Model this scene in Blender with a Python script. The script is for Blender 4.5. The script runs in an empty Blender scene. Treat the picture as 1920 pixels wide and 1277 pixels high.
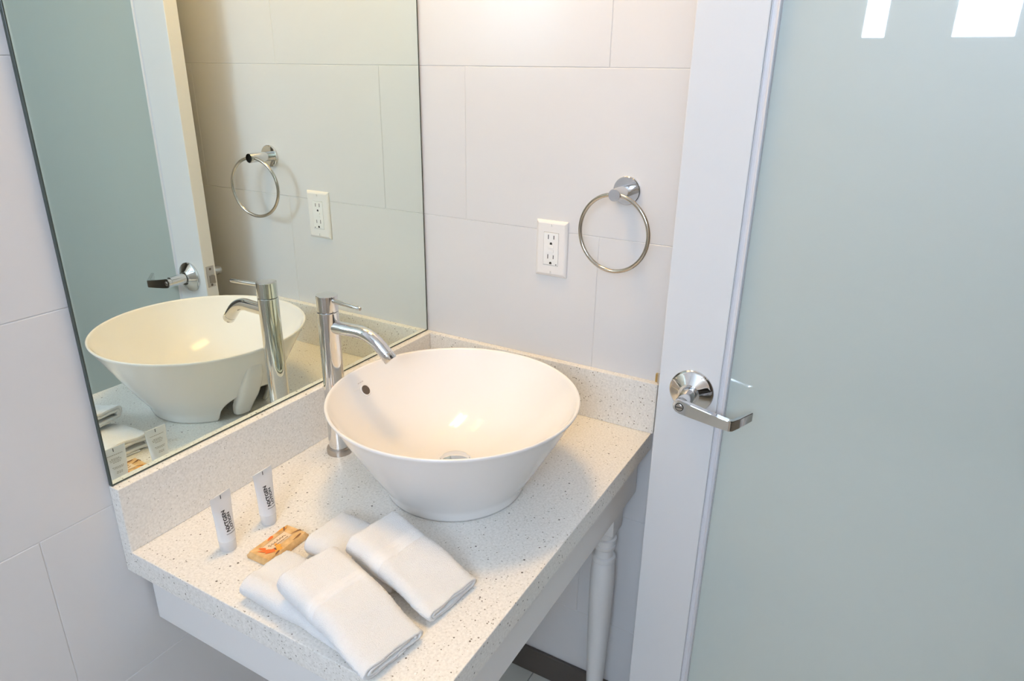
import bpy, bmesh, math, random
from mathutils import Vector, Matrix, noise

random.seed(7)
S = bpy.context.scene
COL = S.collection
PI = math.pi
FZ = 0.78                      # height of the countertop above the floor; local "counter" z is added to this

# ------------------------------------------------------------------ camera, world, exposure
cam_data = bpy.data.cameras.new('camera')
cam_data.sensor_fit = 'HORIZONTAL'
cam_data.sensor_width = 36.0
cam_data.lens = 36.0 * 1296.0 / 1920.0
cam_data.clip_start = 0.01
cam = bpy.data.objects.new('camera', cam_data)
COL.objects.link(cam)
_yaw, _pit, _rol = math.radians(29.458), math.radians(-21.241), math.radians(0.863)
_fw = Vector((math.cos(_pit) * math.cos(_yaw), math.cos(_pit) * math.sin(_yaw), math.sin(_pit)))
_rt = Vector((math.sin(_yaw), -math.cos(_yaw), 0))
_up = _rt.cross(_fw)
_r2 = math.cos(_rol) * _rt + math.sin(_rol) * _up
_u2 = -math.sin(_rol) * _rt + math.cos(_rol) * _up
_m = Matrix((_r2, _u2, -_fw)).transposed().to_4x4()
_m.translation = (-1.2306, -0.9214, 0.6773 + FZ)
cam.matrix_world = _m
S.camera = cam

WINDOW_LIGHT = 31.5
LAMP_LIGHT = 62.0
HALL_LIGHT = 3.0
S.view_settings.view_transform = 'Standard'
S.view_settings.look = 'None'
S.view_settings.gamma = 1.0
S.view_settings.use_curve_mapping = False
S.view_settings.exposure = 0.0

world = bpy.data.worlds.new('world')
S.world = world
world.use_nodes = True
world.node_tree.nodes['Background'].inputs[0].default_value = (0.75, 0.85, 1.0, 1)
world.node_tree.nodes['Background'].inputs[1].default_value = 1.0
S.cycles.use_denoising = True
S.cycles.max_bounces = 12
S.cycles.diffuse_bounces = 8
S.cycles.glossy_bounces = 6
S.cycles.sample_clamp_indirect = 6.0
S.cycles.blur_glossy = 0.5

# ------------------------------------------------------------------ materials
def mat(name, color, rough=0.5, metal=0.0, bump=None, **kw):
    m = bpy.data.materials.new(name)
    m.use_nodes = True
    nt = m.node_tree
    b = nt.nodes['Principled BSDF']
    b.inputs['Base Color'].default_value = (*color, 1)
    b.inputs['Roughness'].default_value = rough
    b.inputs['Metallic'].default_value = metal
    for k, v in kw.items():
        b.inputs[k.replace('_', ' ')].default_value = v
    if bump:
        scale, strength, dist = bump
        tc = nt.nodes.new('ShaderNodeTexCoord')
        n = nt.nodes.new('ShaderNodeTexNoise')
        n.inputs['Scale'].default_value = scale
        n.inputs['Detail'].default_value = 4
        bp = nt.nodes.new('ShaderNodeBump')
        bp.inputs['Strength'].default_value = strength
        bp.inputs['Distance'].default_value = dist
        nt.links.new(tc.outputs['Object'], n.inputs['Vector'])
        nt.links.new(n.outputs['Fac'], bp.inputs['Height'])
        nt.links.new(bp.outputs['Normal'], b.inputs['Normal'])
    return m

def emis(name, color, strength):
    m = bpy.data.materials.new(name)
    m.use_nodes = True
    nt = m.node_tree
    nt.nodes.remove(nt.nodes['Principled BSDF'])
    e = nt.nodes.new('ShaderNodeEmission')
    e.inputs[0].default_value = (*color, 1)
    e.inputs[1].default_value = strength
    nt.links.new(e.outputs[0], nt.nodes['Material Output'].inputs[0])
    return m

M_tile = mat('glazed_white_tile', (0.705, 0.69, 0.69), 0.22, bump=(9, 0.05, 0.01))
M_grout = mat('tile_grout', (0.70, 0.68, 0.66), 0.9)
M_plaster = mat('white_wall_paint', (0.80, 0.79, 0.77), 0.8, bump=(60, 0.1, 0.002))
M_winwall = mat('pale_wall_paint', (0.72, 0.72, 0.73), 0.8, bump=(60, 0.1, 0.002))
M_rearwall = mat('beige_wall_paint', (0.58, 0.50, 0.42), 0.8, bump=(60, 0.1, 0.002))
M_ceil = mat('ceiling_paint', (0.85, 0.84, 0.82), 0.9)
M_floor = mat('pale_floor_tile', (0.62, 0.62, 0.57), 0.45, bump=(25, 0.1, 0.003))
M_darkstrip = mat('dark_brown_strip', (0.095, 0.078, 0.066), 0.5, bump=(40, 0.2, 0.002))
M_paint = mat('white_satin_paint', (0.78, 0.77, 0.76), 0.42, bump=(120, 0.06, 0.001))
M_doorpaint = mat('white_door_paint', (0.73, 0.725, 0.73), 0.4, bump=(90, 0.05, 0.001))
M_bead = mat('grey_white_bead_paint', (0.66, 0.66, 0.70), 0.4)
M_chrome = mat('polished_chrome', (0.72, 0.72, 0.72), 0.06, 1.0)
M_steel = mat('worn_steel', (0.50, 0.46, 0.42), 0.28, 1.0)
M_brass = mat('brass', (0.65, 0.46, 0.18), 0.3, 1.0)
M_dark = mat('dark_gap', (0.02, 0.02, 0.02), 0.6)
M_ceramic = mat('white_vitreous_china', (0.81, 0.79, 0.77), 0.09)
M_mirror = mat('mirror_silvering', (0.83, 0.90, 0.83), 0.0, 1.0)
M_mirror_edge = mat('dark_green_mirror_edge', (0.05, 0.065, 0.055), 0.25)
M_plastic = mat('white_outlet_plastic', (0.80, 0.77, 0.75), 0.35)
M_plastic2 = mat('white_receptacle_plastic', (0.84, 0.82, 0.80), 0.3)
M_slot = mat('outlet_slot_black', (0.02, 0.018, 0.016), 0.6)
M_tube = mat('frosted_tube_plastic', (0.86, 0.87, 0.89), 0.38)
M_cap = mat('frosted_cap_plastic', (0.84, 0.84, 0.85), 0.3)
M_ink = mat('black_print', (0.03, 0.028, 0.028), 0.5)
M_grey_ink = mat('grey_small_print', (0.33, 0.32, 0.30), 0.6)
M_orange = mat('orange_print', (0.85, 0.16, 0.02), 0.5)
M_amber = mat('amber_print', (0.90, 0.38, 0.05), 0.5)
M_labelcream = mat('cream_soap_label', (0.78, 0.60, 0.40), 0.55)
M_brown_ink = mat('brown_print', (0.22, 0.09, 0.03), 0.6)
M_mark = mat('faint_grey_glaze_mark', (0.55, 0.50, 0.49), 0.3)
M_window = emis('daylit_frosted_window', (0.64, 0.82, 1.06), WINDOW_LIGHT)
M_lampglass = emis('lit_lamp_glass', (1.0, 0.63, 0.235), LAMP_LIGHT)
M_hall = emis('hall_ceiling_lamp', (1.0, 0.86, 0.70), HALL_LIGHT)
M_hallwall = mat('hall_wall_paint', (0.35, 0.33, 0.31), 0.8)

def see_through(m, fac):
    nt = m.node_tree
    t = nt.nodes.new('ShaderNodeBsdfTransparent'); mx = nt.nodes.new('ShaderNodeMixShader')
    mx.inputs[0].default_value = fac
    nt.links.new(nt.nodes['Principled BSDF'].outputs[0], mx.inputs[1]); nt.links.new(t.outputs[0], mx.inputs[2])
    nt.links.new(mx.outputs[0], nt.nodes['Material Output'].inputs[0])
see_through(M_tube, 0.22); see_through(M_cap, 0.40)

def make_kraft():
    m = mat('kraft_paper_wrap', (0.62, 0.37, 0.14), 0.5)
    nt = m.node_tree; b = nt.nodes['Principled BSDF']
    tc = nt.nodes.new('ShaderNodeTexCoord')
    n = nt.nodes.new('ShaderNodeTexNoise'); n.inputs['Scale'].default_value = 90; n.inputs['Detail'].default_value = 6
    r = nt.nodes.new('ShaderNodeValToRGB')
    r.color_ramp.elements[0].position = 0.3; r.color_ramp.elements[0].color = (0.58, 0.32, 0.11, 1)
    r.color_ramp.elements[1].position = 0.7; r.color_ramp.elements[1].color = (0.82, 0.54, 0.25, 1)
    nt.links.new(tc.outputs['Object'], n.inputs['Vector'])
    nt.links.new(n.outputs['Fac'], r.inputs[0]); nt.links.new(r.outputs[0], b.inputs['Base Color'])
    return m
M_kraft = make_kraft()

def make_quartz():
    m = mat('speckled_quartz', (0.7, 0.68, 0.64), 0.28)
    nt = m.node_tree; b = nt.nodes['Principled BSDF']; L = nt.links
    tc = nt.nodes.new('ShaderNodeTexCoord')
    base = None
    def speck(scale, rnd_lo, rad, color, prev, rad_noise=0.0):
        v = nt.nodes.new('ShaderNodeTexVoronoi'); v.inputs['Scale'].default_value = scale
        v.inputs['Randomness'].default_value = 1.0
        L.new(tc.outputs['Object'], v.inputs['Vector'])
        sep = nt.nodes.new('ShaderNodeSeparateColor'); L.new(v.outputs['Color'], sep.inputs[0])
        g = nt.nodes.new('ShaderNodeMath'); g.operation = 'GREATER_THAN'; g.inputs[1].default_value = rnd_lo
        L.new(sep.outputs[0], g.inputs[0])
        # speck radius varies with the cell
        mr = nt.nodes.new('ShaderNodeMath'); mr.operation = 'MULTIPLY'; mr.inputs[1].default_value = rad
        L.new(sep.outputs[1], mr.inputs[0])
        d = nt.nodes.new('ShaderNodeMath'); d.operation = 'LESS_THAN'
        L.new(v.outputs['Distance'], d.inputs[0]); L.new(mr.outputs[0], d.inputs[1])
        a = nt.nodes.new('ShaderNodeMath'); a.operation = 'MULTIPLY'
        L.new(g.outputs[0], a.inputs[0]); L.new(d.outputs[0], a.inputs[1])
        mx = nt.nodes.new('ShaderNodeMix'); mx.data_type = 'RGBA'
        L.new(a.outputs[0], mx.inputs[0]); L.new(prev, mx.inputs[6]); mx.inputs[7].default_value = (*color, 1)
        return mx.outputs[2]
    n = nt.nodes.new('ShaderNodeTexNoise'); n.inputs['Scale'].default_value = 260; n.inputs['Detail'].default_value = 5
    L.new(tc.outputs['Object'], n.inputs['Vector'])
    r = nt.nodes.new('ShaderNodeValToRGB')
    r.color_ramp.elements[0].position = 0.33; r.color_ramp.elements[0].color = (0.72, 0.695, 0.65, 1)
    r.color_ramp.elements[1].position = 0.62; r.color_ramp.elements[1].color = (0.84, 0.815, 0.77, 1)
    L.new(n.outputs['Fac'], r.inputs[0])
    c = speck(420, 0.78, 0.50, (0.60, 0.57, 0.51), r.outputs[0])
    c = speck(300, 0.915, 0.42, (0.27, 0.24, 0.20), c)
    c = speck(190, 0.945, 0.36, (0.15, 0.13, 0.11), c)
    c = speck(260, 0.96, 0.34, (0.90, 0.89, 0.87), c)
    L.new(c, b.inputs['Base Color'])
    return m
M_quartz = make_quartz()

def make_terry(name, scale, strength):
    m = mat(name, (0.90, 0.89, 0.88), 0.95, bump=(scale, strength, 0.002))
    b = m.node_tree.nodes['Principled BSDF']
    b.inputs['Sheen Weight'].default_value = 0.25
    b.inputs['Sheen Roughness'].default_value = 0.6
    b.inputs['Specular IOR Level'].default_value = 0.1
    return m
M_terry = make_terry('white_terry', 800, 0.9)
M_band = make_terry('white_woven_band', 1400, 0.5)

def make_frosted():
    m = mat('etched_glass', (0.525, 0.58, 0.54), 0.42, IOR=1.5, Coat_Weight=1.0, Coat_Roughness=0.015, Coat_IOR=2.1)
    return m
M_frost = make_frosted()

# ------------------------------------------------------------------ mesh helpers
def link(name, bm, m, parent=None, loc=None, smooth=False, angle=None):
    me = bpy.data.meshes.new(name)
    bm.normal_update()
    bm.to_mesh(me); bm.free()
    me.materials.append(m)
    if smooth:
        for p in me.polygons: p.use_smooth = True
        if angle is not None:
            me.set_sharp_from_angle(angle=math.radians(angle))
    o = bpy.data.objects.new(name, me)
    COL.objects.link(o)
    if parent is not None: o.parent = parent
    if loc is not None: o.location = loc
    return o

def empty(name, loc, rotz=0.0):
    o = bpy.data.objects.new(name, None)
    o.empty_display_size = 0.05
    COL.objects.link(o)
    o.location = loc; o.rotation_euler = (0, 0, rotz)
    return o

def tag(o, label=None, cat=None, group=None, kind=None):
    if label: o['label'] = label
    if cat: o['category'] = cat
    if group: o['group'] = group
    if kind: o['kind'] = kind
    return o

def box(bm, x0, x1, y0, y1, z0, z1, bev=0.0, seg=2):
    r = bmesh.ops.create_cube(bm, size=1.0)
    vs = r['verts']
    for v in vs:
        v.co = Vector(((x0 + x1) / 2 + v.co.x * (x1 - x0), (y0 + y1) / 2 + v.co.y * (y1 - y0), (z0 + z1) / 2 + v.co.z * (z1 - z0)))
    if bev > 0:
        es = list({e for v in vs for e in v.link_edges})
        bmesh.ops.bevel(bm, geom=es, offset=bev, segments=seg, affect='EDGES', profile=0.5)
    return bm

def boxbm(*a, **k):
    return box(bmesh.new(), *a, **k)

def lathe(bm, prof, seg=48, axis='Z', origin=(0, 0, 0), cap0=True, cap1=True):
    """prof: list of (r, h). Revolve about axis through origin."""
    ox, oy, oz = origin
    def P(r, h, a):
        c, s = r * math.cos(a), r * math.sin(a)
        if axis == 'Z': return (ox + c, oy + s, oz + h)
        if axis == 'X': return (ox + h, oy + c, oz + s)
        if axis == '-X': return (ox - h, oy - c, oz + s)
        if axis == 'Y': return (ox - c, oy + h, oz + s)
        if axis == '-Y': return (ox + c, oy - h, oz + s)
    rings = []
    for r, h in prof:
        if r < 1e-6:
            rings.append([bm.verts.new(P(0, h, 0))])
        else:
            rings.append([bm.verts.new(P(r, h, 2 * PI * i / seg)) for i in range(seg)])
    for a, b in zip(rings, rings[1:]):
        for i in range(seg):
            j = (i + 1) % seg
            if len(a) == 1 and len(b) == 1: continue
            if len(a) == 1: bm.faces.new((a[0], b[j], b[i]))
            elif len(b) == 1: bm.faces.new((a[i], a[j], b[0]))
            else: bm.faces.new((a[i], a[j], b[j], b[i]))
    if cap0 and len(rings[0]) > 1: bm.faces.new(list(reversed(rings[0])))
    if cap1 and len(rings[-1]) > 1: bm.faces.new(rings[-1])
    bmesh.ops.recalc_face_normals(bm, faces=bm.faces[:])
    return bm

def tube(bm, pts, rad, seg=20, closed=False, caps=True):
    pts = [Vector(p) for p in pts]
    n = len(pts)
    rads = rad if isinstance(rad, (list, tuple)) else [rad] * n
    rings = []
    prev = None
    for i, p in enumerate(pts):
        if closed: t = (pts[(i + 1) % n] - pts[i - 1]).normalized()
        else:
            a = pts[max(i - 1, 0)]; b = pts[min(i + 1, n - 1)]
            t = (b - a).normalized()
        if prev is None:
            ref = Vector((0, 0, 1)) if abs(t.z) < 0.9 else Vector((1, 0, 0))
            u = t.cross(ref).normalized()
        else:
            u = (prev - t * prev.dot(t)).normalized()
        prev = u
        w = t.cross(u)
        rings.append([bm.verts.new(p + rads[i] * (u * math.cos(2 * PI * k / seg) + w * math.sin(2 * PI * k / seg))) for k in range(seg)])
    rng = range(n) if closed else range(n - 1)
    for i in rng:
        a, b = rings[i], rings[(i + 1) % n]
        for k in range(seg):
            l = (k + 1) % seg
            bm.faces.new((a[k], a[l], b[l], b[k]))
    if caps and not closed:
        bm.faces.new(list(reversed(rings[0]))); bm.faces.new(rings[-1])
    bmesh.ops.recalc_face_normals(bm, faces=bm.faces[:])
    return bm

def prism(bm, outline, axis, h0, h1, bev=0.0, seg=2):
    """outline: list of 2D points; axis 'X': (y,z) swept x0..x1; 'Z': (x,y); 'Y': (x,z)."""
    def P(a, b, h):
        return {'X': (h, a, b), 'Y': (a, h, b), 'Z': (a, b, h)}[axis]
    v0 = [bm.verts.new(P(a, b, h0)) for a, b in outline]
    v1 = [bm.verts.new(P(a, b, h1)) for a, b in outline]
    f = [bm.faces.new(list(reversed(v0))), bm.faces.new(v1)]
    n = len(outline)
    for i in range(n):
        j = (i + 1) % n
        f.append(bm.faces.new((v0[i], v0[j], v1[j], v1[i])))
    bmesh.ops.recalc_face_normals(bm, faces=f)
    if bev > 0:
        es = list({e for q in f for e in q.edges})
        bmesh.ops.bevel(bm, geom=es, offset=bev, segments=seg, affect='EDGES', profile=0.5)
    return bm

def text_mesh(body, size, bold=0.0):
    cu = bpy.data.curves.new('txt', 'FONT')
    cu.body = body; cu.size = size; cu.align_x = 'LEFT'; cu.align_y = 'BOTTOM'
    cu.offset = bold
    cu.resolution_u = 3
    o = bpy.data.objects.new('txt', cu)
    COL.objects.link(o)
    bpy.context.view_layer.update()
    me = bpy.data.meshes.new_from_object(o.evaluated_get(bpy.context.evaluated_depsgraph_get()))
    bpy.data.objects.remove(o); bpy.data.curves.remove(cu)
    bm = bmesh.new(); bm.from_mesh(me); bpy.data.meshes.remove(me)
    return bm

# ------------------------------------------------------------------ room shell
XW, YR, ZC = -2.5, -1.52, 2.45     # window wall, rear wall, ceiling
TT = 0.008                          # tile thickness
MY = 0.006                          # tiled face of the mirror wall sits 6 mm behind the mirror face

w = link('wall_left', boxbm(XW - 0.1, 0.12, MY + 0.0012, MY + TT + 0.1, 0, ZC), M_grout); tag(w, kind='structure')
wall_left = w
w = link('wall_right', boxbm(0.0012, TT + 0.1, YR - 0.1, MY + TT, 0, ZC), M_grout); tag(w, kind='structure')
wall_right = w
# courses: joint heights above the floor
Z_J = 0.3817 + FZ
rows = [Z_J + 0.3048 * k for k in range(-5, 6)]
TL = 0.6096
_tile_cache = {}
def tile_mesh(lw, lh, along):
    key = (round(lw, 4), round(lh, 4), along)
    if key not in _tile_cache:
        bm = bmesh.new()
        if along == 'X': box(bm, 0, lw, 0, TT, 0, lh, bev=0.0009, seg=1)
        else: box(bm, 0, TT, 0, lw, 0, lh, bev=0.0009, seg=1)
        me = bpy.data.meshes.new('tile'); bm.to_mesh(me); bm.free()
        me.materials.append(M_tile)
        _tile_cache[key] = me
    return _tile_cache[key]

G = 0.0007
def lay(parent, along, lo, hi, joint_even, joint_odd, fixed):
    for k in range(-4, 7):
        z0 = Z_J + 0.3048 * k; z1 = z0 + 0.3048
        z0c, z1c = max(z0, 0.0), min(z1, ZC)
        if z1c - z0c < 0.02: continue
        j = joint_even if k % 2 == 0 else joint_odd
        n0 = math.floor((lo - j) / TL)
        x = j + n0 * TL
        while x < hi - 1e-4:
            a, b = max(x, lo), min(x + TL, hi)
            if b - a > 0.004:
                lw, lh = b - a - G, z1c - z0c - G
                o = bpy.data.objects.new('tile', tile_mesh(lw, lh, along))
                COL.objects.link(o); o.parent = parent
                d = random.uniform(-0.0002, 0.0003)
                if along == 'X': o.location = (a + G / 2, fixed + d, z0c + G / 2)
                else: o.location = (fixed + d, a + G / 2, z0c + G / 2)
            x += TL
lay(wall_left, 'X', XW, 0.0, -0.265, -0.265 - 0.305, MY)
lay(wall_right, 'Y', YR, MY, -0.110, -0.417, 0.0)

# window wall with three openings, each filled by a frosted daylit window; the third is unseen, added to brighten the left wall
WINS = [(-0.712, -0.612, 1.605, 2.30), (-1.165, -0.940, 1.605, 2.30), (-1.420, -1.225, 1.605, 2.30)]
bm = bmesh.new()
ys = [YR - 0.1] + [c for wdw in sorted(WINS) for c in wdw[:2]] + [MY + TT + 0.1]
box(bm, XW - 0.1, XW, ys[0], ys[-1], 0, 1.605)
box(bm, XW - 0.1, XW, ys[0], ys[-1], 2.30, ZC)
for i in range(0, len(ys), 2): box(bm, XW - 0.1, XW, ys[i], ys[i + 1], 1.605, 2.30)
w = link('wall_window', bm, M_winwall); tag(w, kind='structure')
for i, (y0, y1, z0, z1) in enumerate(sorted(WINS, reverse=True)):
    wn = empty('window_%d' % (i + 1), (XW - 0.03, (y0 + y1) / 2, z0)); tag(wn, kind='structure')
    hw, hh, f = (y1 - y0) / 2, z1 - z0, 0.008
    bm = bmesh.new()
    box(bm, -0.02, 0.02, -hw, -hw + f, 0, hh); box(bm, -0.02, 0.02, hw - f, hw, 0, hh)
    box(bm, -0.02, 0.02, -hw, hw, 0, f); box(bm, -0.02, 0.02, -hw, hw, hh - f, hh)
    link('window_frame', bm, M_paint, wn)
    link('pane', boxbm(-0.004, 0.004, -hw + f, hw - f, f, hh - f), M_window, wn)

# rear wall with the doorway, and the dim hall beyond it
DX0, DX1, DZ = -0.98, -0.125, 2.06
bm = bmesh.new()
box(bm, XW - 0.1, DX0, YR - 0.1, YR, 0, ZC); box(bm, DX1, TT, YR - 0.1, YR, 0, ZC); box(bm, DX0, DX1, YR - 0.1, YR, DZ, ZC)
w = link('wall_rear', bm, M_rearwall); tag(w, kind='structure')
bm = bmesh.new()
box(bm, DX0 - 0.06, DX0, YR - 0.11, YR + 0.015, 0, DZ + 0.06); box(bm, DX0, DX1, YR - 0.11, YR + 0.015, DZ, DZ + 0.06)
w = link('trim_1', bm, M_paint); tag(w, kind='structure')
bm = bmesh.new()
box(bm, -2.2, 0.6, -2.85, -2.75, 0, ZC); box(bm, -2.3, -2.2, -2.85, YR - 0.1, 0, ZC); box(bm, 0.6, 0.7, -2.85, YR - 0.1, 0, ZC)
w = link('wall_hall', bm, M_hallwall); tag(w, kind='structure')

f = link('floor', boxbm(XW - 0.1, 0.7, -2.85, 0.12, -0.1, -0.006), M_grout); tag(f, kind='structure')
me = None
for ix in range(6):
    for iy in range(9):
        x1 = 0.0 - ix * 0.45; x0 = max(x1 - 0.45, XW); y1 = 0.0 - iy * 0.31; y0 = y1 - 0.31
        if x1 - x0 < 0.02: continue
        if me is None or x1 - x0 < 0.449:
            bm = boxbm(0, x1 - x0 - 0.003, 0, 0.307, -0.006, 0.0, bev=0.0008, seg=1)
            cur = bpy.data.meshes.new('tile'); bm.to_mesh(cur); bm.free(); cur.materials.append(M_floor)
            if me is None and x1 - x0 > 0.449: me = cur
        else: cur = me
        o = bpy.data.objects.new('tile', cur); COL.objects.link(o); o.parent = f
        o.location = (x0 + 0.0015, y0 + 0.0015, 0)
c = link('ceiling', boxbm(XW - 0.1, 0.7, -2.85, 0.12, ZC, ZC + 0.1), M_ceil); tag(c, kind='structure')
b = link('base_strip_right', boxbm(-0.010, 0.0, YR, MY, 0.0, 0.076, bev=0.002), M_darkstrip); tag(b, kind='structure')  # thin dark brown strip along the foot of the right wall
b = link('baseboard_left', boxbm(XW, -0.0105, MY - 0.010, MY, 0.0, 0.076, bev=0.002), M_darkstrip); tag(b, kind='structure')

# ------------------------------------------------------------------ mirror
def make_mirror():
    r = empty('wall_mirror', (-0.387, 0.0, FZ + 0.1095))
    tag(r, 'large frameless wall mirror standing on the quartz backsplash beside the vessel sink', 'mirror')
    x0, x1, z1, y1 = -0.3845, 0.3835, 0.94, MY
    e = 0.0022
    bm = bmesh.new()
    box(bm, x0 + e, x1 - e, 0.0, 0.0022, e, z1 - e)
    link('glass', bm, M_mirror, r)
    bm = bmesh.new()     # dark ground edge all round
    for a in ((x0, x0 + e, 0, z1), (x1 - e, x1, 0, z1), (x0 + e, x1 - e, 0, e), (x0 + e, x1 - e, z1 - e, z1)):
        box(bm, a[0], a[1], -0.0006, y1, a[2], a[3], bev=0.0004, seg=1)
    link('ground_edge', bm, M_mirror_edge, r)
    bm = boxbm(x0 + e, x1 - e, 0.0022, y1, e, z1 - e)
    link('backing', bm, M_dark, r)
    return r
make_mirror()

# ------------------------------------------------------------------ two-lamp ceiling light above the vanity
def make_lamp():
    r = empty('ceiling_light', (-0.33, -0.20, ZC))
    tag(r, 'two-lamp warm ceiling light above the vanity', 'lamp')
    bm = bmesh.new()
    hx, hy, h, e = 0.22, 0.10, 0.045, 0.008
    box(bm, -hx, hx, -hy, hy, -0.012, 0.0)
    box(bm, -hx, -hx + e, -hy, hy, -h, -0.0121); box(bm, hx - e, hx, -hy, hy, -h, -0.0121)
    box(bm, -hx + e, hx - e, -hy, -hy + e, -h, -0.0121); box(bm, -hx + e, hx - e, hy - e, hy, -h, -0.0121)
    box(bm, -hx + e, hx - e, -0.008, 0.008, -h, -0.0121)
    link('housing', bm, M_paint, r)
    for sy in (-0.050, 0.050):
        link('lamp_glass', boxbm(-0.205, 0.205, sy - 0.036, sy + 0.036, -0.040, -0.034, bev=0.002), M_lampglass, r)
    return r
make_lamp()
hl = link('hall_ceiling_light', lathe(bmesh.new(), [(0.14, 0.0), (0.14, -0.02), (0.10, -0.05), (0.0, -0.06)], 32, 'Z', (-0.6, -2.15, ZC)), M_hall, smooth=True)
tag(hl, 'round frosted hall ceiling light beyond the open doorway', 'lamp')

# ------------------------------------------------------------------ vanity table
L_, D_ = 0.7727, 0.5609
def make_vanity():
    r = empty('vanity_table', (-L_ / 2, -D_ / 2, 0))
    tag(r, 'white painted vanity table with turned legs under the quartz countertop', 'table')
    ox, oy = L_ / 2, D_ / 2
    def bx(name, x0, x1, y0, y1, z0, z1, bev=0.0015):
        return link(name, boxbm(x0 + ox, x1 + ox, y0 + oy, y1 + oy, z0, z1, bev=bev), M_paint, r)
    zt, zb = FZ - 0.0405, FZ - 0.146
    bx('front_apron', -0.7475, -0.016, -0.540, -0.520, zb, zt)
    bx('side_apron', -0.7475, -0.7275, -0.5195, -0.006, zb, zt)
    bx('side_apron', -0.036, -0.016, -0.5195, -0.022, zb, zt)
    bx('back_apron', -0.727, -0.0425, -0.026, -0.006, zb, zt)
    top = FZ - 0.041
    def leg(x, y):
        bm = bmesh.new()
        box(bm, x - 0.0265, x + 0.0265, y - 0.0262, y + 0.0265, FZ - 0.232, top, bev=0.003)
        prof = [(0.0235, 0.548), (0.0235, 0.541), (0.0205, 0.534), (0.0200, 0.529), (0.0245, 0.527), (0.0255, 0.522), (0.0245, 0.517),
                (0.0205, 0.514), (0.0205, 0.511), (0.0235, 0.509), (0.0240, 0.505), (0.0230, 0.501), (0.0200, 0.498), (0.0195, 0.488), (0.0205, 0.482),
                (0.0250, 0.479), (0.0262, 0.473), (0.0250, 0.468), (0.0225, 0.466), (0.0250, 0.462), (0.0266, 0.440), (0.0272, 0.415), (0.0268, 0.37), (0.0250, 0.29), (0.0222, 0.19), (0.0190, 0.09),
                (0.0170, 0.050), (0.0205, 0.042), (0.0215, 0.034), (0.0180, 0.026), (0.0150, 0.010), (0.0140, 0.0)]
        lathe(bm, list(reversed(prof)), 32, 'Z', (x, y, 0))
        for v in bm.verts: v.co.x += ox; v.co.y += oy
        return link('leg', bm, M_paint, r, smooth=True, angle=35)
    for x, y in ((-0.0500, -0.4935), (-0.7015, -0.4935)):
        leg(x, y)
    return r
make_vanity()

def make_counter():
    r = link('countertop', boxbm(-L_ / 2, L_ / 2 - 0.0005, -D_ / 2, D_ / 2 + MY - 0.0005, -0.040, 0.0, bev=0.0012), M_quartz)
    r.location = (-L_ / 2, -D_ / 2, FZ)
    tag(r, 'speckled cream quartz countertop with raised backsplash on the white vanity', 'countertop')
    link('backsplash', boxbm(-L_ / 2, L_ / 2 - 0.0005, D_ / 2 - 0.0158, D_ / 2 + MY - 0.0005, 0.0003, 0.1090, bev=0.001), M_quartz, r)
    link('side_splash', boxbm(L_ / 2 - 0.0165, L_ / 2 - 0.0005, -D_ / 2 - 0.004, D_ / 2 - 0.0162, 0.0003, 0.1090, bev=0.001), M_quartz, r)
    return r
make_counter()

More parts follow.
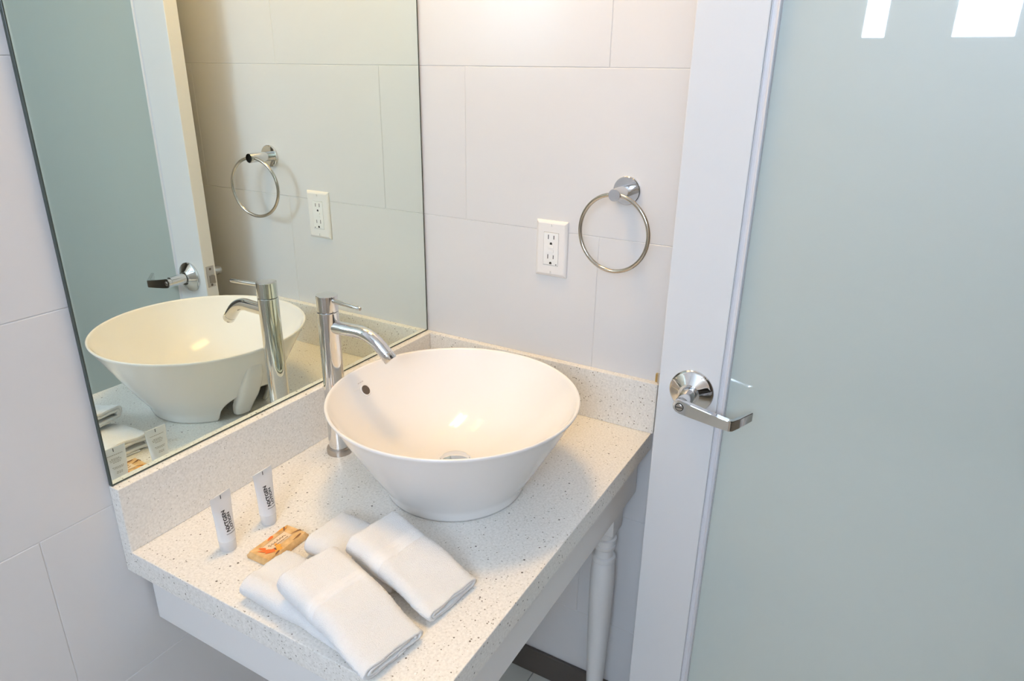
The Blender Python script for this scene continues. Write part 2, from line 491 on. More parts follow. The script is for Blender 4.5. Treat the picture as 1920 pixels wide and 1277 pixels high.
# ------------------------------------------------------------------ vessel sink
SX, SY = -0.3637, -0.3213
def make_sink():
    r = empty('vessel_sink', (SX, SY, FZ + 0.0004))
    tag(r, 'round white ceramic vessel sink with flared bowl on the quartz countertop', 'sink')
    outer = [(0.1195, 0.0), (0.1210, 0.004), (0.1245, 0.014), (0.1268, 0.0195), (0.1290, 0.0235), (0.1325, 0.0290), (0.1390, 0.039), (0.1475, 0.053), (0.1575, 0.070), (0.1680, 0.0885),
             (0.1790, 0.108), (0.1890, 0.126), (0.1975, 0.1415), (0.2035, 0.1525), (0.2085, 0.1612)]
    lip = [(0.2108, 0.1645), (0.2122, 0.1670), (0.2121, 0.1690), (0.2106, 0.1702), (0.2085, 0.1699), (0.2064, 0.1676)]
    inner = []
    for k in range(23):
        q = 0.2044 - (0.2044 - 0.0310) * k / 22
        inner.append((q, 0.0355 + 0.1300 * (q / 0.2060) ** 2.5))
    inner += [(0.0255, 0.0325), (0.0240, 0.0230)]
    N = 192
    A0, AH, AZ = math.radians(93), math.radians(29), 0.062
    def z_arch(i):
        a = abs(2 * PI * i / N - A0) / AH
        return AZ * (1 - a ** 2.4) ** (1 / 2.0) if a < 1 else 0.0
    def r_out(z):
        for (ra, za), (rb, zb) in zip(outer, outer[1:]):
            if z <= zb: return ra + (rb - ra) * (z - za) / (zb - za)
        return outer[-1][0]
    bm = bmesh.new()
    rings = []
    for rr, z in outer:
        ring = []
        for i in range(N):
            z0 = z_arch(i); zz = z0 + (outer[-1][1] - z0) * z / outer[-1][1]
            q = r_out(zz)
            ring.append(bm.verts.new((q * math.cos(2 * PI * i / N), q * math.sin(2 * PI * i / N), zz)))
        rings.append(ring)
    rings += [[bm.verts.new((rr * math.cos(2 * PI * i / N), rr * math.sin(2 * PI * i / N), z)) for i in range(N)] for rr, z in lip + inner]
    for ra, rb in zip(rings, rings[1:]):
        for i in range(N):
            j = (i + 1) % N
            bm.faces.new((ra[i], ra[j], rb[j], rb[i]))
    for v in [v for v in bm.verts if not v.link_faces]: bm.verts.remove(v)
    bmesh.ops.recalc_face_normals(bm, faces=bm.faces[:])
    # make sure normals point outward on the outer wall
    bm.faces.ensure_lookup_table()
    f0 = bm.faces[0]; cm = f0.calc_center_median()
    if f0.normal.dot(Vector((cm.x, cm.y, 0))) < 0:
        bmesh.ops.reverse_faces(bm, faces=bm.faces[:])
    basin = link('basin', bm, M_ceramic, r, smooth=True, angle=70)
    vg = basin.vertex_groups.new(name='thick_wall')
    n_low = N * len(outer)
    vg.add([v.index for v in basin.data.vertices if v.index < n_low and v.co.z < 0.085], 1.0, 'REPLACE')
    sm = basin.modifiers.new('wall', 'SOLIDIFY'); sm.thickness = 0.0075; sm.offset = -1.0
    sm.vertex_group = 'thick_wall'; sm.thickness_vertex_group = 0.18
    # overflow channel: tapering rib from the rim down into the arch
    bm = bmesh.new()
    a0 = math.radians(98.5)
    er, et = Vector((math.cos(a0), math.sin(a0), 0)), Vector((-math.sin(a0), math.cos(a0), 0))
    secs = [(0.1955, 0.1440, 0.001, 0.010), (0.1880, 0.1300, 0.007, 0.017), (0.1760, 0.1050, 0.014, 0.022), (0.1600, 0.0780, 0.018, 0.024), (0.1430, 0.0520, 0.020, 0.024), (0.1280, 0.0300, 0.018, 0.022), (0.1210, 0.0140, 0.015, 0.019), (0.1190, 0.0060, 0.013, 0.017)]
    rg = []
    for rad, z, out, hw in secs:
        ring = []
        for k in range(17):
            t = -PI / 2 + PI * k / 16
            ss = math.copysign(abs(math.sin(t)) ** 0.7, math.sin(t)); cc = abs(math.cos(t)) ** 0.55
            p = er * (rad - 0.003 + out * cc) + et * (hw * ss)
            ring.append(bm.verts.new((p.x, p.y, z)))
        ring2 = [bm.verts.new((er * (rad - 0.0045) + et * hw).to_tuple()[:2] + (z,)), bm.verts.new((er * (rad - 0.0045) - et * hw).to_tuple()[:2] + (z,))]
        rg.append(ring + ring2)
    for a, b in zip(rg, rg[1:]):
        n = len(a)
        for k in range(n):
            l = (k + 1) % n
            bm.faces.new((a[k], a[l], b[l], b[k]))
    bm.faces.new(rg[0]); bm.faces.new(list(reversed(rg[-1])))
    bmesh.ops.recalc_face_normals(bm, faces=bm.faces[:])
    link('overflow_channel', bm, M_ceramic, r, smooth=True, angle=60)
    # chrome pop-up drain
    dr = link('drain', lathe(bmesh.new(), [(0.0325, 0.0358), (0.0335, 0.0375), (0.0325, 0.0395), (0.0290, 0.0400), (0.0275, 0.0380), (0.0275, 0.0300)], 48, 'Z'), M_chrome, r, smooth=True, angle=40)
    link('drain_plug', lathe(bmesh.new(), [(0.0, 0.0300), (0.0235, 0.0300), (0.0235, 0.0440), (0.0250, 0.0455), (0.0245, 0.0480), (0.0200, 0.0500), (0.0100, 0.0515), (0.0, 0.0518)], 48, 'Z'), M_chrome, dr, smooth=True, angle=40)
    # overflow hole with its worn steel ring and the maker's mark above it
    a1 = math.radians(93.4)
    rr = 0.1862
    zz = 0.0355 + 0.1300 * (rr / 0.2060) ** 2.5
    sl = Vector((1, 0, 0.1300 * 2.5 / 0.2060 * (rr / 0.2060) ** 1.5)).normalized()
    base = Vector((rr * math.cos(a1), rr * math.sin(a1), zz))
    er = Vector((math.cos(a1), math.sin(a1), 0)); et = Vector((-math.sin(a1), math.cos(a1), 0))
    up = (er * sl.x + Vector((0, 0, 1)) * sl.z).normalized()
    nrm = et.cross(up).normalized()
    if nrm.dot(er) > 0: et = -et; nrm = -nrm
    def place(o, off=0.0, upo=0.0, sd=0.0):
        m = Matrix((et, up, nrm)).transposed().to_4x4()
        m.translation = base + nrm * off + up * upo + et * sd
        o.matrix_local = m
    o = link('overflow_ring', lathe(bmesh.new(), [(0.0112, -0.0022), (0.0112, -0.0004), (0.0106, 0.0005), (0.0098, 0.0007), (0.0090, 0.0002), (0.0088, -0.002)], 32, 'Z', cap0=False, cap1=False), M_ceramic, r, smooth=True)
    place(o, 0.0010)
    o2 = link('overflow_hole', lathe(bmesh.new(), [(0.0091, 0.0), (0.0, 0.0)], 32, 'Z', cap0=False), M_dark_steel, r, smooth=True)
    place(o2, 0.0011)
    bm = bmesh.new()
    x = -0.0085
    for wd, hgt in ((0.0022, 0.0020), (0.0014, 0.0014), (0.0024, 0.0018), (0.0013, 0.0014), (0.0022, 0.0020)):
        box(bm, x, x + wd, -hgt / 2, hgt / 2, 0, 0.0002); x += wd + 0.0012
    o3 = link('maker_mark', bm, M_mark, r)
    place(o3, 0.0006, 0.0165, 0.0)
    return r
M_dark_steel = mat('overflow_dark_steel', (0.16, 0.12, 0.09), 0.4, 0.6)
make_sink()

# ------------------------------------------------------------------ faucet
FX, FY = -0.3905, -0.0745
def make_faucet():
    r = empty('tall_faucet', (FX, FY, FZ + 0.0003))
    tag(r, 'tall chrome single-lever faucet with bent spout standing behind the vessel sink', 'faucet')
    link('base_flange', lathe(bmesh.new(), [(0.0235, 0.0), (0.0238, 0.008), (0.0225, 0.0115), (0.0190, 0.0125), (0.0, 0.0125)], 48), M_steel, r, smooth=True, angle=40)
    link('body', lathe(bmesh.new(), [(0.0188, 0.0125), (0.0188, 0.2800), (0.0181, 0.2808), (0.0170, 0.2808)], 48), M_chrome, r, smooth=True, angle=40)
    link('cap', lathe(bmesh.new(), [(0.0168, 0.2800), (0.0181, 0.2822), (0.0188, 0.2828), (0.0188, 0.3105), (0.0181, 0.3112), (0.0, 0.3112)], 48), M_chrome, r, smooth=True, angle=40)
    cp = link('seam_ring', lathe(bmesh.new(), [(0.0174, 0.2803), (0.0174, 0.2829)], 48), M_dark, r)
    # lever pin, drifting slightly toward -x
    lv = link('lever', tube(bmesh.new(), [(-0.002, -0.014, 0.3035), (-0.006, -0.052, 0.3032), (-0.0095, -0.0835, 0.3028), (-0.0097, -0.0850, 0.3028)], [0.0043, 0.0041, 0.0038, 0.0030], 20), M_chrome, r, smooth=True, angle=50)
    # spout
    pts = [(0.0, -0.008, 0.2535), (0.0015, -0.03, 0.2537), (0.0028, -0.058, 0.2538)]
    p1 = Vector((0.0045, -0.0905, 0.2540)); d0 = Vector((0.03, -1, 0.0)).normalized(); d1 = Vector((0.07, -0.70, -0.72)).normalized()
    c0 = p1 - d0 * 0.027; c1 = p1 + d1 * 0.027
    for k in range(0, 11):
        t = k / 10
        pts.append(tuple((1 - t) ** 2 * c0 + 2 * t * (1 - t) * p1 + t * t * c1))
    end = p1 + d1 * 0.0445
    pts.append(tuple(end))
    link('spout', tube(bmesh.new(), pts, 0.0118, 28), M_chrome, r, smooth=True, angle=50)
    tip = p1 + d1 * 0.0575
    link('aerator', tube(bmesh.new(), [tuple(end + d1 * 0.0006), tuple(end + d1 * 0.001), tuple(tip - d1 * 0.001), tuple(tip)], [0.0106, 0.0118, 0.0118, 0.0110], 28), M_chrome, r, smooth=True, angle=40)
    return r
make_faucet()

# ------------------------------------------------------------------ outlet
def make_outlet():
    y0, z0 = -0.3166, FZ + 0.3459
    r = empty('power_outlet', (0.0, y0, z0))
    tag(r, 'white duplex safety outlet in a rectangular plate on the tiled wall', 'outlet')
    bm = bmesh.new()
    # plate with a soft pillow bevel and a window for the receptacle
    hw, hh, t = 0.035, 0.057, 0.0062
    iw, ih = 0.0168, 0.0338
    def ring(w_, h_, x): return [bm.verts.new((x, -w_, -h_)), bm.verts.new((x, w_, -h_)), bm.verts.new((x, w_, h_)), bm.verts.new((x, -w_, h_))]
    lv = [ring(hw, hh, 0.0), ring(hw, hh, -0.0018), ring(hw - 0.0012, hh - 0.0012, -0.0035), ring(hw - 0.0034, hh - 0.0034, -0.0052), ring(hw - 0.0060, hh - 0.0060, -t), ring(iw, ih, -t), ring(iw, ih, -0.002)]
    for a, b in zip(lv, lv[1:]):
        for i in range(4):
            j = (i + 1) % 4
            bm.faces.new((a[i], b[i], b[j], a[j]))
    bmesh.ops.recalc_face_normals(bm, faces=bm.faces[:])
    link('wall_plate', bm, M_plastic, r)
    link('gap_backing', boxbm(-0.0025, -0.0012, -iw, iw, -ih, ih), M_dark, r)
    fc = link('receptacle', boxbm(-0.0068, -0.0028, -iw + 0.00045, iw - 0.00045, -ih + 0.0006, ih - 0.0006, bev=0.0006), M_plastic2, r)
    X = -0.0070
    for s in (1, -1):
        zc = 0.0178 if s > 0 else -0.0222
        zt = zc + 0.0065
        # left blade is the longer one (wall-left is +y)
        link('slot', boxbm(X, X + 0.0006, 0.0055, 0.0071, zt - 0.0045, zt + 0.0045), M_slot, fc)
        link('slot', boxbm(X, X + 0.0006, -0.0068, -0.0052, zt - 0.0040, zt + 0.0038), M_slot, fc)
        bm = bmesh.new()
        pts = [(0.0026 * math.cos(a), 0.0026 * math.sin(a)) for a in [PI * k / 10 for k in range(11)]] + [(-0.0026, -0.0022), (0.0026, -0.0022)]
        prism(bm, [(y, z + zc - 0.0065) for y, z in pts], 'X', X, X + 0.0006)
        link('ground_hole', bm, M_slot, fc)
    for z in (0.0042, -0.0042):
        link('push_button', boxbm(-0.0078, -0.0066, -0.0062, 0.0062, z - 0.0026, z + 0.0026, bev=0.0004), M_plastic2, fc)
    link('indicator_lamp', lathe(bmesh.new(), [(0.0012, 0.0), (0.0012, 0.0004), (0.0, 0.0006)], 12, '-X', (-0.0067, -0.0125, -0.0310)), M_slot, fc)
    for z in (0.0480, -0.0480):
        sc = link('plate_screw', lathe(bmesh.new(), [(0.0028, 0.0), (0.0026, 0.0006), (0.0, 0.0009)], 20, '-X', (-0.0060, 0, z)), M_plastic2, r, smooth=True, angle=40)
        link('screw_slot', boxbm(-0.0071, -0.0066, -0.0003, 0.0003, z - 0.0024, z + 0.0024), M_grey_ink, sc)
    return r
make_outlet()

# ------------------------------------------------------------------ towel ring
def make_ring():
    y0, z0 = -0.4672, FZ + 0.4755
    r = empty('towel_ring', (0.0, y0, z0))
    tag(r, 'chrome towel ring hanging empty from a round wall mount', 'towel ring')
    link('wall_flange', lathe(bmesh.new(), [(0.0262, 0.0), (0.0262, 0.0055), (0.0250, 0.0068), (0.0, 0.0068)], 48, '-X'), M_chrome, r, smooth=True, angle=40)
    link('post', lathe(bmesh.new(), [(0.0113, 0.0066), (0.0113, 0.0655), (0.0106, 0.0665), (0.0, 0.0665)], 40, '-X'), M_chrome, r, smooth=True, angle=40)
    R = 0.0700
    bm = bmesh.new()
    th = math.radians(7)
    pts = [(-0.0580 + R * math.sin(a) * math.sin(th), R * math.sin(a) * math.cos(th), -R + R * math.cos(a)) for a in [2 * PI * k / 96 for k in range(96)]]
    tube(bm, pts, 0.0037, 16, closed=True)
    o = link('ring', bm, M_chrome_warm, r, smooth=True)
    return r
M_chrome_warm = mat('nickel_ring_metal', (0.56, 0.52, 0.46), 0.12, 1.0)
make_ring()

# brass catch at the end of the side splash
bc = link('brass_catch', boxbm(-0.0055, 0.0, -0.0035, 0.0035, -0.009, 0.009, bev=0.0008), M_brass)
bc.location = (0.0, -0.5590, FZ + 0.1185)
tag(bc, 'small brass catch on the wall above the end of the side splash', 'catch')

# ------------------------------------------------------------------ door, swung open flat along the right wall
DF, DB = -0.1360, -0.1015           # front (room) face and back face in x
DY0, DY1 = -0.6015, -1.4150
DTOP = 2.03
def make_door():
    r = empty('door_1', (DB, DY1, 0.0)); tag(r, kind='structure')
    ox, oy = -DB, -DY1
    def B(name, x0, x1, y0, y1, z0, z1, m=M_doorpaint, bev=0.0015, parent=None):
        return link(name, boxbm(x0 + ox, x1 + ox, y0 + oy, y1 + oy, z0, z1, bev=bev), m, parent or r)
    g0, g1 = -0.7060, -1.3110        # opening for the glass
    zb, zt = 0.26, 1.92
    latch_stile = B('stile', DF, DB, g0, DY0, 0.008, DTOP)
    B('stile', DF, DB, DY1, g1, 0.008, DTOP)
    B('bottom_rail', DF, DB, g1 + 0.0003, g0 - 0.0003, 0.008, zb)
    B('top_rail', DF, DB, g1 + 0.0003, g0 - 0.0003, zt, DTOP)
    B('glass_pane', -0.1255, -0.1155, g1 - 0.001, g0 + 0.001, zb - 0.001, zt + 0.001, M_frost, 0.0)
    # glazing bead: groove, sloped cove and a raised lip, on all four sides
    def bead(name, length, place):
        # profile in (u, x): u runs from the stile to the glass
        prof = [(0.0004, DF + 0.0105), (0.0004, DF + 0.0018), (0.0016, DF + 0.0012), (0.0024, DF + 0.0022), (0.0060, DF + 0.0030), (0.0085, DF + 0.0026), (0.0100, DF + 0.0006), (0.0118, DF - 0.0002), (0.0132, DF + 0.0010), (0.0140, DF + 0.0038), (0.0140, DF + 0.0105)]
        bm = bmesh.new()
        a = [bm.verts.new(place(u, x, 0.0)) for u, x in prof]; b = [bm.verts.new(place(u, x, length)) for u, x in prof]
        n = len(prof)
        for i in range(n):
            j = (i + 1) % n
            bm.faces.new((a[i], a[j], b[j], b[i]))
        bm.faces.new(a); bm.faces.new(list(reversed(b)))
        bmesh.ops.recalc_face_normals(bm, faces=bm.faces[:])
        return link(name, bm, M_bead, r)
    bead('glazing_bead', zt - zb, lambda u, x, s: (x + ox, g0 - u + oy, zb + s))
    bead('glazing_bead', zt - zb, lambda u, x, s: (x + ox, g1 + u + oy, zb + s))
    bead('glazing_bead', g0 - g1 - 0.028, lambda u, x, s: (x + ox, g1 + 0.014 + s + oy, zb + u))
    bead('glazing_bead', g0 - g1 - 0.028, lambda u, x, s: (x + ox, g1 + 0.014 + s + oy, zt - u))
    # latch plate on the edge that faces the mirror
    zl = FZ + 0.1745
    lp = B('latch_plate', -0.1300, -0.1075, DY0 - 0.0002, DY0 + 0.0012, zl - 0.0275, zl + 0.0275, M_steel, 0.0005)
    bm = prism(bmesh.new(), [(-0.1245 + ox, DY0 + oy), (-0.1125 + ox, DY0 + oy), (-0.1125 + ox, DY0 + 0.010 + oy), (-0.1245 + ox, DY0 + 0.002 + oy)], 'Z', zl - 0.017, zl + 0.003, 0.0006)
    link('latch_bolt', bm, M_steel, lp)
    for z in (zl - 0.022, zl + 0.020):
        link('screw', lathe(bmesh.new(), [(0.0032, 0.0), (0.0030, 0.0006), (0.0, 0.0008)], 16, 'Y', (-0.1187 + ox, DY0 + 0.0012 + oy, z)), M_dark_steel, lp)
    # lever handles, room side and wall side
    def handle(sign, xf):
        hy, hz = -0.6605, FZ + 0.1690
        h = empty('door_handle', (xf + ox, hy + oy, hz)); h.parent = r
        tag(h, 'chrome lever handle')
        ax = '-X' if sign < 0 else 'X'
        dep = 1.0 if sign < 0 else 0.74
        link('rose', lathe(bmesh.new(), [(0.0385, 0.0), (0.0385, 0.0035), (0.0372, 0.0055), (0.0345, 0.0070), (0.0320, 0.0085), (0.0200, 0.0165), (0.0178, 0.0182), (0.0158, 0.0182), (0.0158, 0.0165), (0.0, 0.0165)], 56, ax), M_chrome, h, smooth=True, angle=28)
        L = (0.070 if sign < 0 else 0.056)
        link('spindle_neck', lathe(bmesh.new(), [(0.0138, 0.0160), (0.0130, 0.022), (0.0120, L - 0.012), (0.0120, L - 0.0105)], 32, ax), M_chrome, h, smooth=True, angle=40)
        # blade: plan path in (depth, y), with half height and z offset
        path = [(L - 0.006, 0.012, 0.0005, -0.0005), (L - 0.006, 0.0105, 0.0062, -0.0006), (L - 0.006, 0.0065, 0.0102, -0.001), (L - 0.006, 0.0, 0.0120, -0.002), (L - 0.006, -0.020, 0.0114, -0.006), (L - 0.006, -0.050, 0.0102, -0.0110), (L - 0.006, -0.078, 0.0093, -0.0152), (L - 0.0065, -0.0815, 0.0092, -0.0156), (L - 0.0085, -0.0845, 0.0091, -0.0158),
                (L - 0.018, -0.0925, 0.0087, -0.0130), (L - 0.028, -0.1005, 0.0083, -0.0090), (L - 0.0375, -0.1080, 0.0079, -0.0055)]
        bm = bmesh.new(); T = 0.0052
        rings = []
        for i, (d, y, hh, zo) in enumerate(path):
            a = path[max(i - 1, 0)]; b = path[min(i + 1, len(path) - 1)]
            t = Vector((b[0] - a[0], b[1] - a[1])).normalized(); n = Vector((-t.y, t.x))
            th = T * (1.0 if i < 7 else 0.9 - 0.05 * (i - 7))
            if n.x < 0: n = -n
            p0 = Vector((d, y)) + n * th; p1 = Vector((d, y)) - n * th
            rings.append([bm.verts.new((sign * p0.x, p0.y, zo - hh)), bm.verts.new((sign * p0.x, p0.y, zo + hh)), bm.verts.new((sign * p1.x, p1.y, zo + hh)), bm.verts.new((sign * p1.x, p1.y, zo - hh))])
        for a, b in zip(rings, rings[1:]):
            for k in range(4):
                l = (k + 1) % 4
                bm.faces.new((a[k], a[l], b[l], b[k]))
        bm.faces.new(rings[0]); bm.faces.new(list(reversed(rings[-1])))
        bmesh.ops.recalc_face_normals(bm, faces=bm.faces[:])
        bmesh.ops.bevel(bm, geom=[e for e in bm.edges if e.calc_face_angle(0) > 0.9], offset=0.0010, segments=2, affect='EDGES')
        link('lever', bm, M_chrome, h, smooth=True, angle=30)
        if sign < 0:
            xs = L - 0.006 + T
            link('lock_ring', lathe(bmesh.new(), [(0.0072, 0.0), (0.0072, 0.0004), (0.0, 0.0004)], 32, '-X', (-(xs - 0.0002), 0.0005, -0.002)), M_dark, h)
            link('lock_button', lathe(bmesh.new(), [(0.0058, 0.0), (0.0058, 0.0012), (0.0052, 0.0016), (0.0, 0.0016)], 32, '-X', (-(xs - 0.0002), 0.0005, -0.002)), M_steel, h, smooth=True, angle=40)
            link('lock_slot', boxbm(-(xs + 0.0017), -(xs + 0.001), -0.0050, 0.0060, -0.0027, -0.0013), M_dark, h)
        return h
    handle(-1, DF)
    handle(1, DB)
    return r
make_door()

# ------------------------------------------------------------------ lotion tubes
def make_tube(loc, rotz, label):
    r = empty('lotion_tube', (loc[0], loc[1], FZ + 0.0003), rotz)
    tag(r, label, 'tube', 'hotel lotion tubes')
    H0, H1 = 0.019, 0.0955
    W1, R0 = 0.0190, 0.0130
    def surf(a, h):
        t = max(0.0, min(1.0, (h - H0) / (H1 - 0.008 - H0)))
        s = t * t * (3 - 2 * t) * 0.35 + t * 0.65
        rx = R0 + (W1 - R0) * s
        ry = R0 + (0.0009 - R0) * (t ** 1.25)
        return Vector((rx * math.cos(a), ry * math.sin(a), h))
    bm = bmesh.new(); N = 40
    hs = [H0 + (H1 - H0) * k / 24 for k in range(25)]
    rings = [[bm.verts.new(surf(2 * PI * i / N, h)) for i in range(N)] for h in hs]
    for a, b in zip(rings, rings[1:]):
        for i in range(N):
            j = (i + 1) % N
            bm.faces.new((a[i], a[j], b[j], b[i]))
    bm.faces.new(list(reversed(rings[0]))); bm.faces.new(rings[-1])
    link('tube_body', bm, M_tube, r, smooth=True, angle=60)
    link('cap', lathe(bmesh.new(), [(0.0112, 0.0), (0.0118, 0.0012), (0.0126, 0.0172), (0.0120, 0.0184), (0.0, 0.0184)], 40), M_cap, r, smooth=True, angle=40)
    def wrap(bm, name, m, back=False, parent=None):
        # flat (u, v) -> u across the tube front, v up
        for v in bm.verts:
            u, h = v.co.x, v.co.y
            t = max(0.0, min(1.0, (h - H0) / (H1 - 0.008 - H0)))
            a = (-PI / 2 if not back else PI / 2) + (u / (R0 + (W1 - R0) * t)) * (1 if not back else 1)
            p = surf(a, h)
            e = 1e-3
            du = surf(a + e, h) - p; dv = surf(a, h + e) - p
            n = du.cross(dv).normalized()
            v.co = p + n * 0.00025
        return link(name, bm, m, r)
    # two lines of text reading upward, the smaller second line to the right
    def up_text(body, size, u0, h0, bold):
        bm = text_mesh(body, size, bold)
        # rotate 90 deg counter-clockwise: (x, y) -> (-y, x)
        for v in bm.verts:
            x, y = v.co.x, v.co.y
            v.co = Vector((u0 - y, h0 + x, 0))
        bmesh.ops.triangulate(bm, faces=bm.faces[:])
        es = [e for e in bm.edges if e.calc_length() > 0.0012]
        bmesh.ops.subdivide_edges(bm, edges=es, cuts=2)
        return bm
    wrap(up_text('NXTGEN', 0.0086, 0.0008, 0.0352, 0.00032), 'lettering', M_ink)
    wrap(up_text('LOTION', 0.0074, 0.0074, 0.0358, 0.00026), 'lettering', M_ink)
    bm = bmesh.new(); bmesh.ops.create_grid(bm, x_segments=10, y_segments=1, size=1)
    for v in bm.verts: v.co = Vector((0.0005 + v.co.x * 0.0085, 0.0318 + v.co.y * 0.0004, 0))
    wrap(bm, 'printed_rule', M_ink)
    # black register dash on the crimp, visible from both sides
    bm = bmesh.new()
    for back in (False, True):
        yy = 0.00135 if back else -0.00135
        box(bm, -0.0012, -0.0002, min(yy, yy * 0.6), max(yy, yy * 0.6), 0.0880, 0.0940)
    link('register_mark', bm, M_ink, r)
    # back panel: rows of illegible small print
    bm = bmesh.new()
    random.seed(11)
    for h, half in ((0.0825, 0.0135), (0.0765, 0.0055), (0.0745, 0.0085), (0.0722, 0.0080), (0.0700, 0.0060), (0.0620, 0.0095), (0.0600, 0.0080), (0.0540, 0.0050), (0.0518, 0.0045)):
        x = -half
        while x < half:
            wd = random.uniform(0.0012, 0.0034)
            g = bmesh.ops.create_grid(bm, x_segments=3, y_segments=1, size=1)
            for v in g['verts']: v.co = Vector((x + wd / 2 + v.co.x * wd / 2, h + v.co.y * 0.00055, 0))
            x += wd + 0.0007
    wrap(bm, 'small_print', M_grey_ink, back=True)
    return r
make_tube((-0.6915, -0.1300), 0.10, 'frosted white lotion tube standing on its cap nearer the open counter end')
make_tube((-0.6150, -0.1320), 0.05, 'frosted white lotion tube standing on its cap nearer the faucet')

# ------------------------------------------------------------------ wrapped soap
def make_soap():
    r = empty('wrapped_soap', (-0.6525, -0.1945, FZ + 0.0003), math.radians(1.5))
    tag(r, 'small wrapped bar of soap in tan paper with orange print beside the washcloths', 'soap')
    bm = bmesh.new()
    NX, NY = 26, 14
    LX, LY, T = 0.0405, 0.0225, 0.0108
    def top(x, y):
        ex = min(1, (LX - abs(x)) / 0.004); ey = min(1, (LY - abs(y)) / 0.004)
        e = min(ex, ey)
        return T * (0.55 + 0.45 * math.sqrt(max(0, 1 - (1 - e) ** 2))) + 0.0005 * noise.noise((x * 90, y * 90, 3.0))
    tv = [[bm.verts.new((-LX + 2 * LX * i / NX, -LY + 2 * LY * j / NY, top(-LX + 2 * LX * i / NX, -LY + 2 * LY * j / NY))) for j in range(NY + 1)] for i in range(NX + 1)]
    bv = {}
    for i in range(NX + 1):
        for j in range(NY + 1):
            if i in (0, NX) or j in (0, NY):
                c = tv[i][j].co; bv[i, j] = bm.verts.new((c.x * 0.985, c.y * 0.975, 0))
    for i in range(NX):
        for j in range(NY): bm.faces.new((tv[i][j], tv[i + 1][j], tv[i + 1][j + 1], tv[i][j + 1]))
    loop = [(i, 0) for i in range(NX)] + [(NX, j) for j in range(NY)] + [(i, NY) for i in range(NX, 0, -1)] + [(0, j) for j in range(NY, 0, -1)]
    for a, b in zip(loop, loop[1:] + loop[:1]): bm.faces.new((bv[a], bv[b], tv[b[0]][b[1]], tv[a[0]][a[1]]))
    bm.faces.new([bv[a] for a in reversed(loop)])
    bmesh.ops.recalc_face_normals(bm, faces=bm.faces[:])
    link('paper_wrap', bm, M_kraft, r, smooth=True, angle=40)
    def flat(name, polys, m, dz=0.0003):
        bm = bmesh.new()
        for p in polys:
            cx = sum(q[0] for q in p) / len(p); cy = sum(q[1] for q in p) / len(p)
            c = bm.verts.new((cx, cy, top(cx, cy) + dz))
            vs = [bm.verts.new((x, y, top(x, y) + dz)) for x, y in p]
            for a, b in zip(vs, vs[1:] + vs[:1]): bm.faces.new((c, a, b))
        bmesh.ops.recalc_face_normals(bm, faces=bm.faces[:])
        for f in bm.faces:
            if f.normal.z < 0: f.normal_flip()
        return link(name, bm, m, r)
    def leaf(x, y, ang, ln, wd):
        ca, sa = math.cos(ang), math.sin(ang)
        ln *= 1.22; wd *= 1.3
        out = []
        for k in range(14):
            t = 2 * PI * k / 14
            u = ln / 2 * math.cos(t); v = wd / 2 * math.sin(t) * (0.6 + 0.4 * math.cos(t)) 
            out.append((x + u * ca - v * sa, y + u * sa + v * ca))
        return out
    def rect(x0, x1, y0, y1): return [(x0, y0), (x1, y0), (x1, y1), (x0, y1)]
    flat('label_panel', [rect(-0.024, 0.022, -0.0075, 0.0105)], M_labelcream, 0.00045)
    flat('label_rule', [rect(-0.022, 0.021, 0.0095, 0.0100), rect(-0.006, 0.021, -0.0066, -0.0062)], M_brown_ink, 0.0006)
    for p in [leaf(-0.0255, -0.0015, -0.95, 0.020, 0.0085), leaf(-0.0215, -0.0085, -0.35, 0.017, 0.0090), leaf(-0.0245, 0.0070, -1.2, 0.010, 0.006), leaf(-0.0010, 0.0155, 0.15, 0.010, 0.0062)]: flat('orange_petal', [p], M_orange, 0.0007)
    for p in [leaf(-0.0110, -0.0105, 0.45, 0.015, 0.0075), leaf(-0.0145, -0.0155, 0.05, 0.013, 0.0060), leaf(-0.0085, -0.0050, 1.0, 0.010, 0.0050), leaf(0.0240, 0.0165, -0.2, 0.014, 0.0060)]: flat('amber_petal', [p], M_amber, 0.0008)
    for p in [leaf(-0.0150, -0.0105, 1.2, 0.0065, 0.0035), leaf(-0.0195, -0.0185, 0.2, 0.009, 0.0034), leaf(0.0260, 0.0140, 0.8, 0.011, 0.0030), leaf(0.0320, -0.0060, -0.3, 0.017, 0.0032), leaf(0.022, -0.0165, 0.1, 0.016, 0.003)]: flat('dark_petal', [p], M_brown_ink, 0.0009)
    # script lettering, drawn as a running pen line
    bm = bmesh.new()
    pts = []
    for k in range(90):
        t = k / 89
        pts.append((-0.0165 + 0.033 * t + 0.0009 * math.sin(t * 41), 0.0022 + 0.0022 * math.sin(t * 37 + 0.5) * (1.0 if 0.02 < t < 0.12 or 0.52 < t < 0.62 else 0.62)))
    pts = [(x, y, top(x, y) + 0.0008) for x, y in pts]
    tube(bm, pts, 0.00028, 6)
    link('script_lettering', bm, M_brown_ink, r)
    bm = bmesh.new()
    x = -0.010
    random.seed(5)
    while x < 0.016:
        wd = random.uniform(0.001, 0.0026)
        box(bm, x, x + wd, -0.0042, -0.0032, T + 0.0004, T + 0.0009); x += wd + 0.0009
    link('small_print', bm, M_brown_ink, r)
    return r
make_soap()

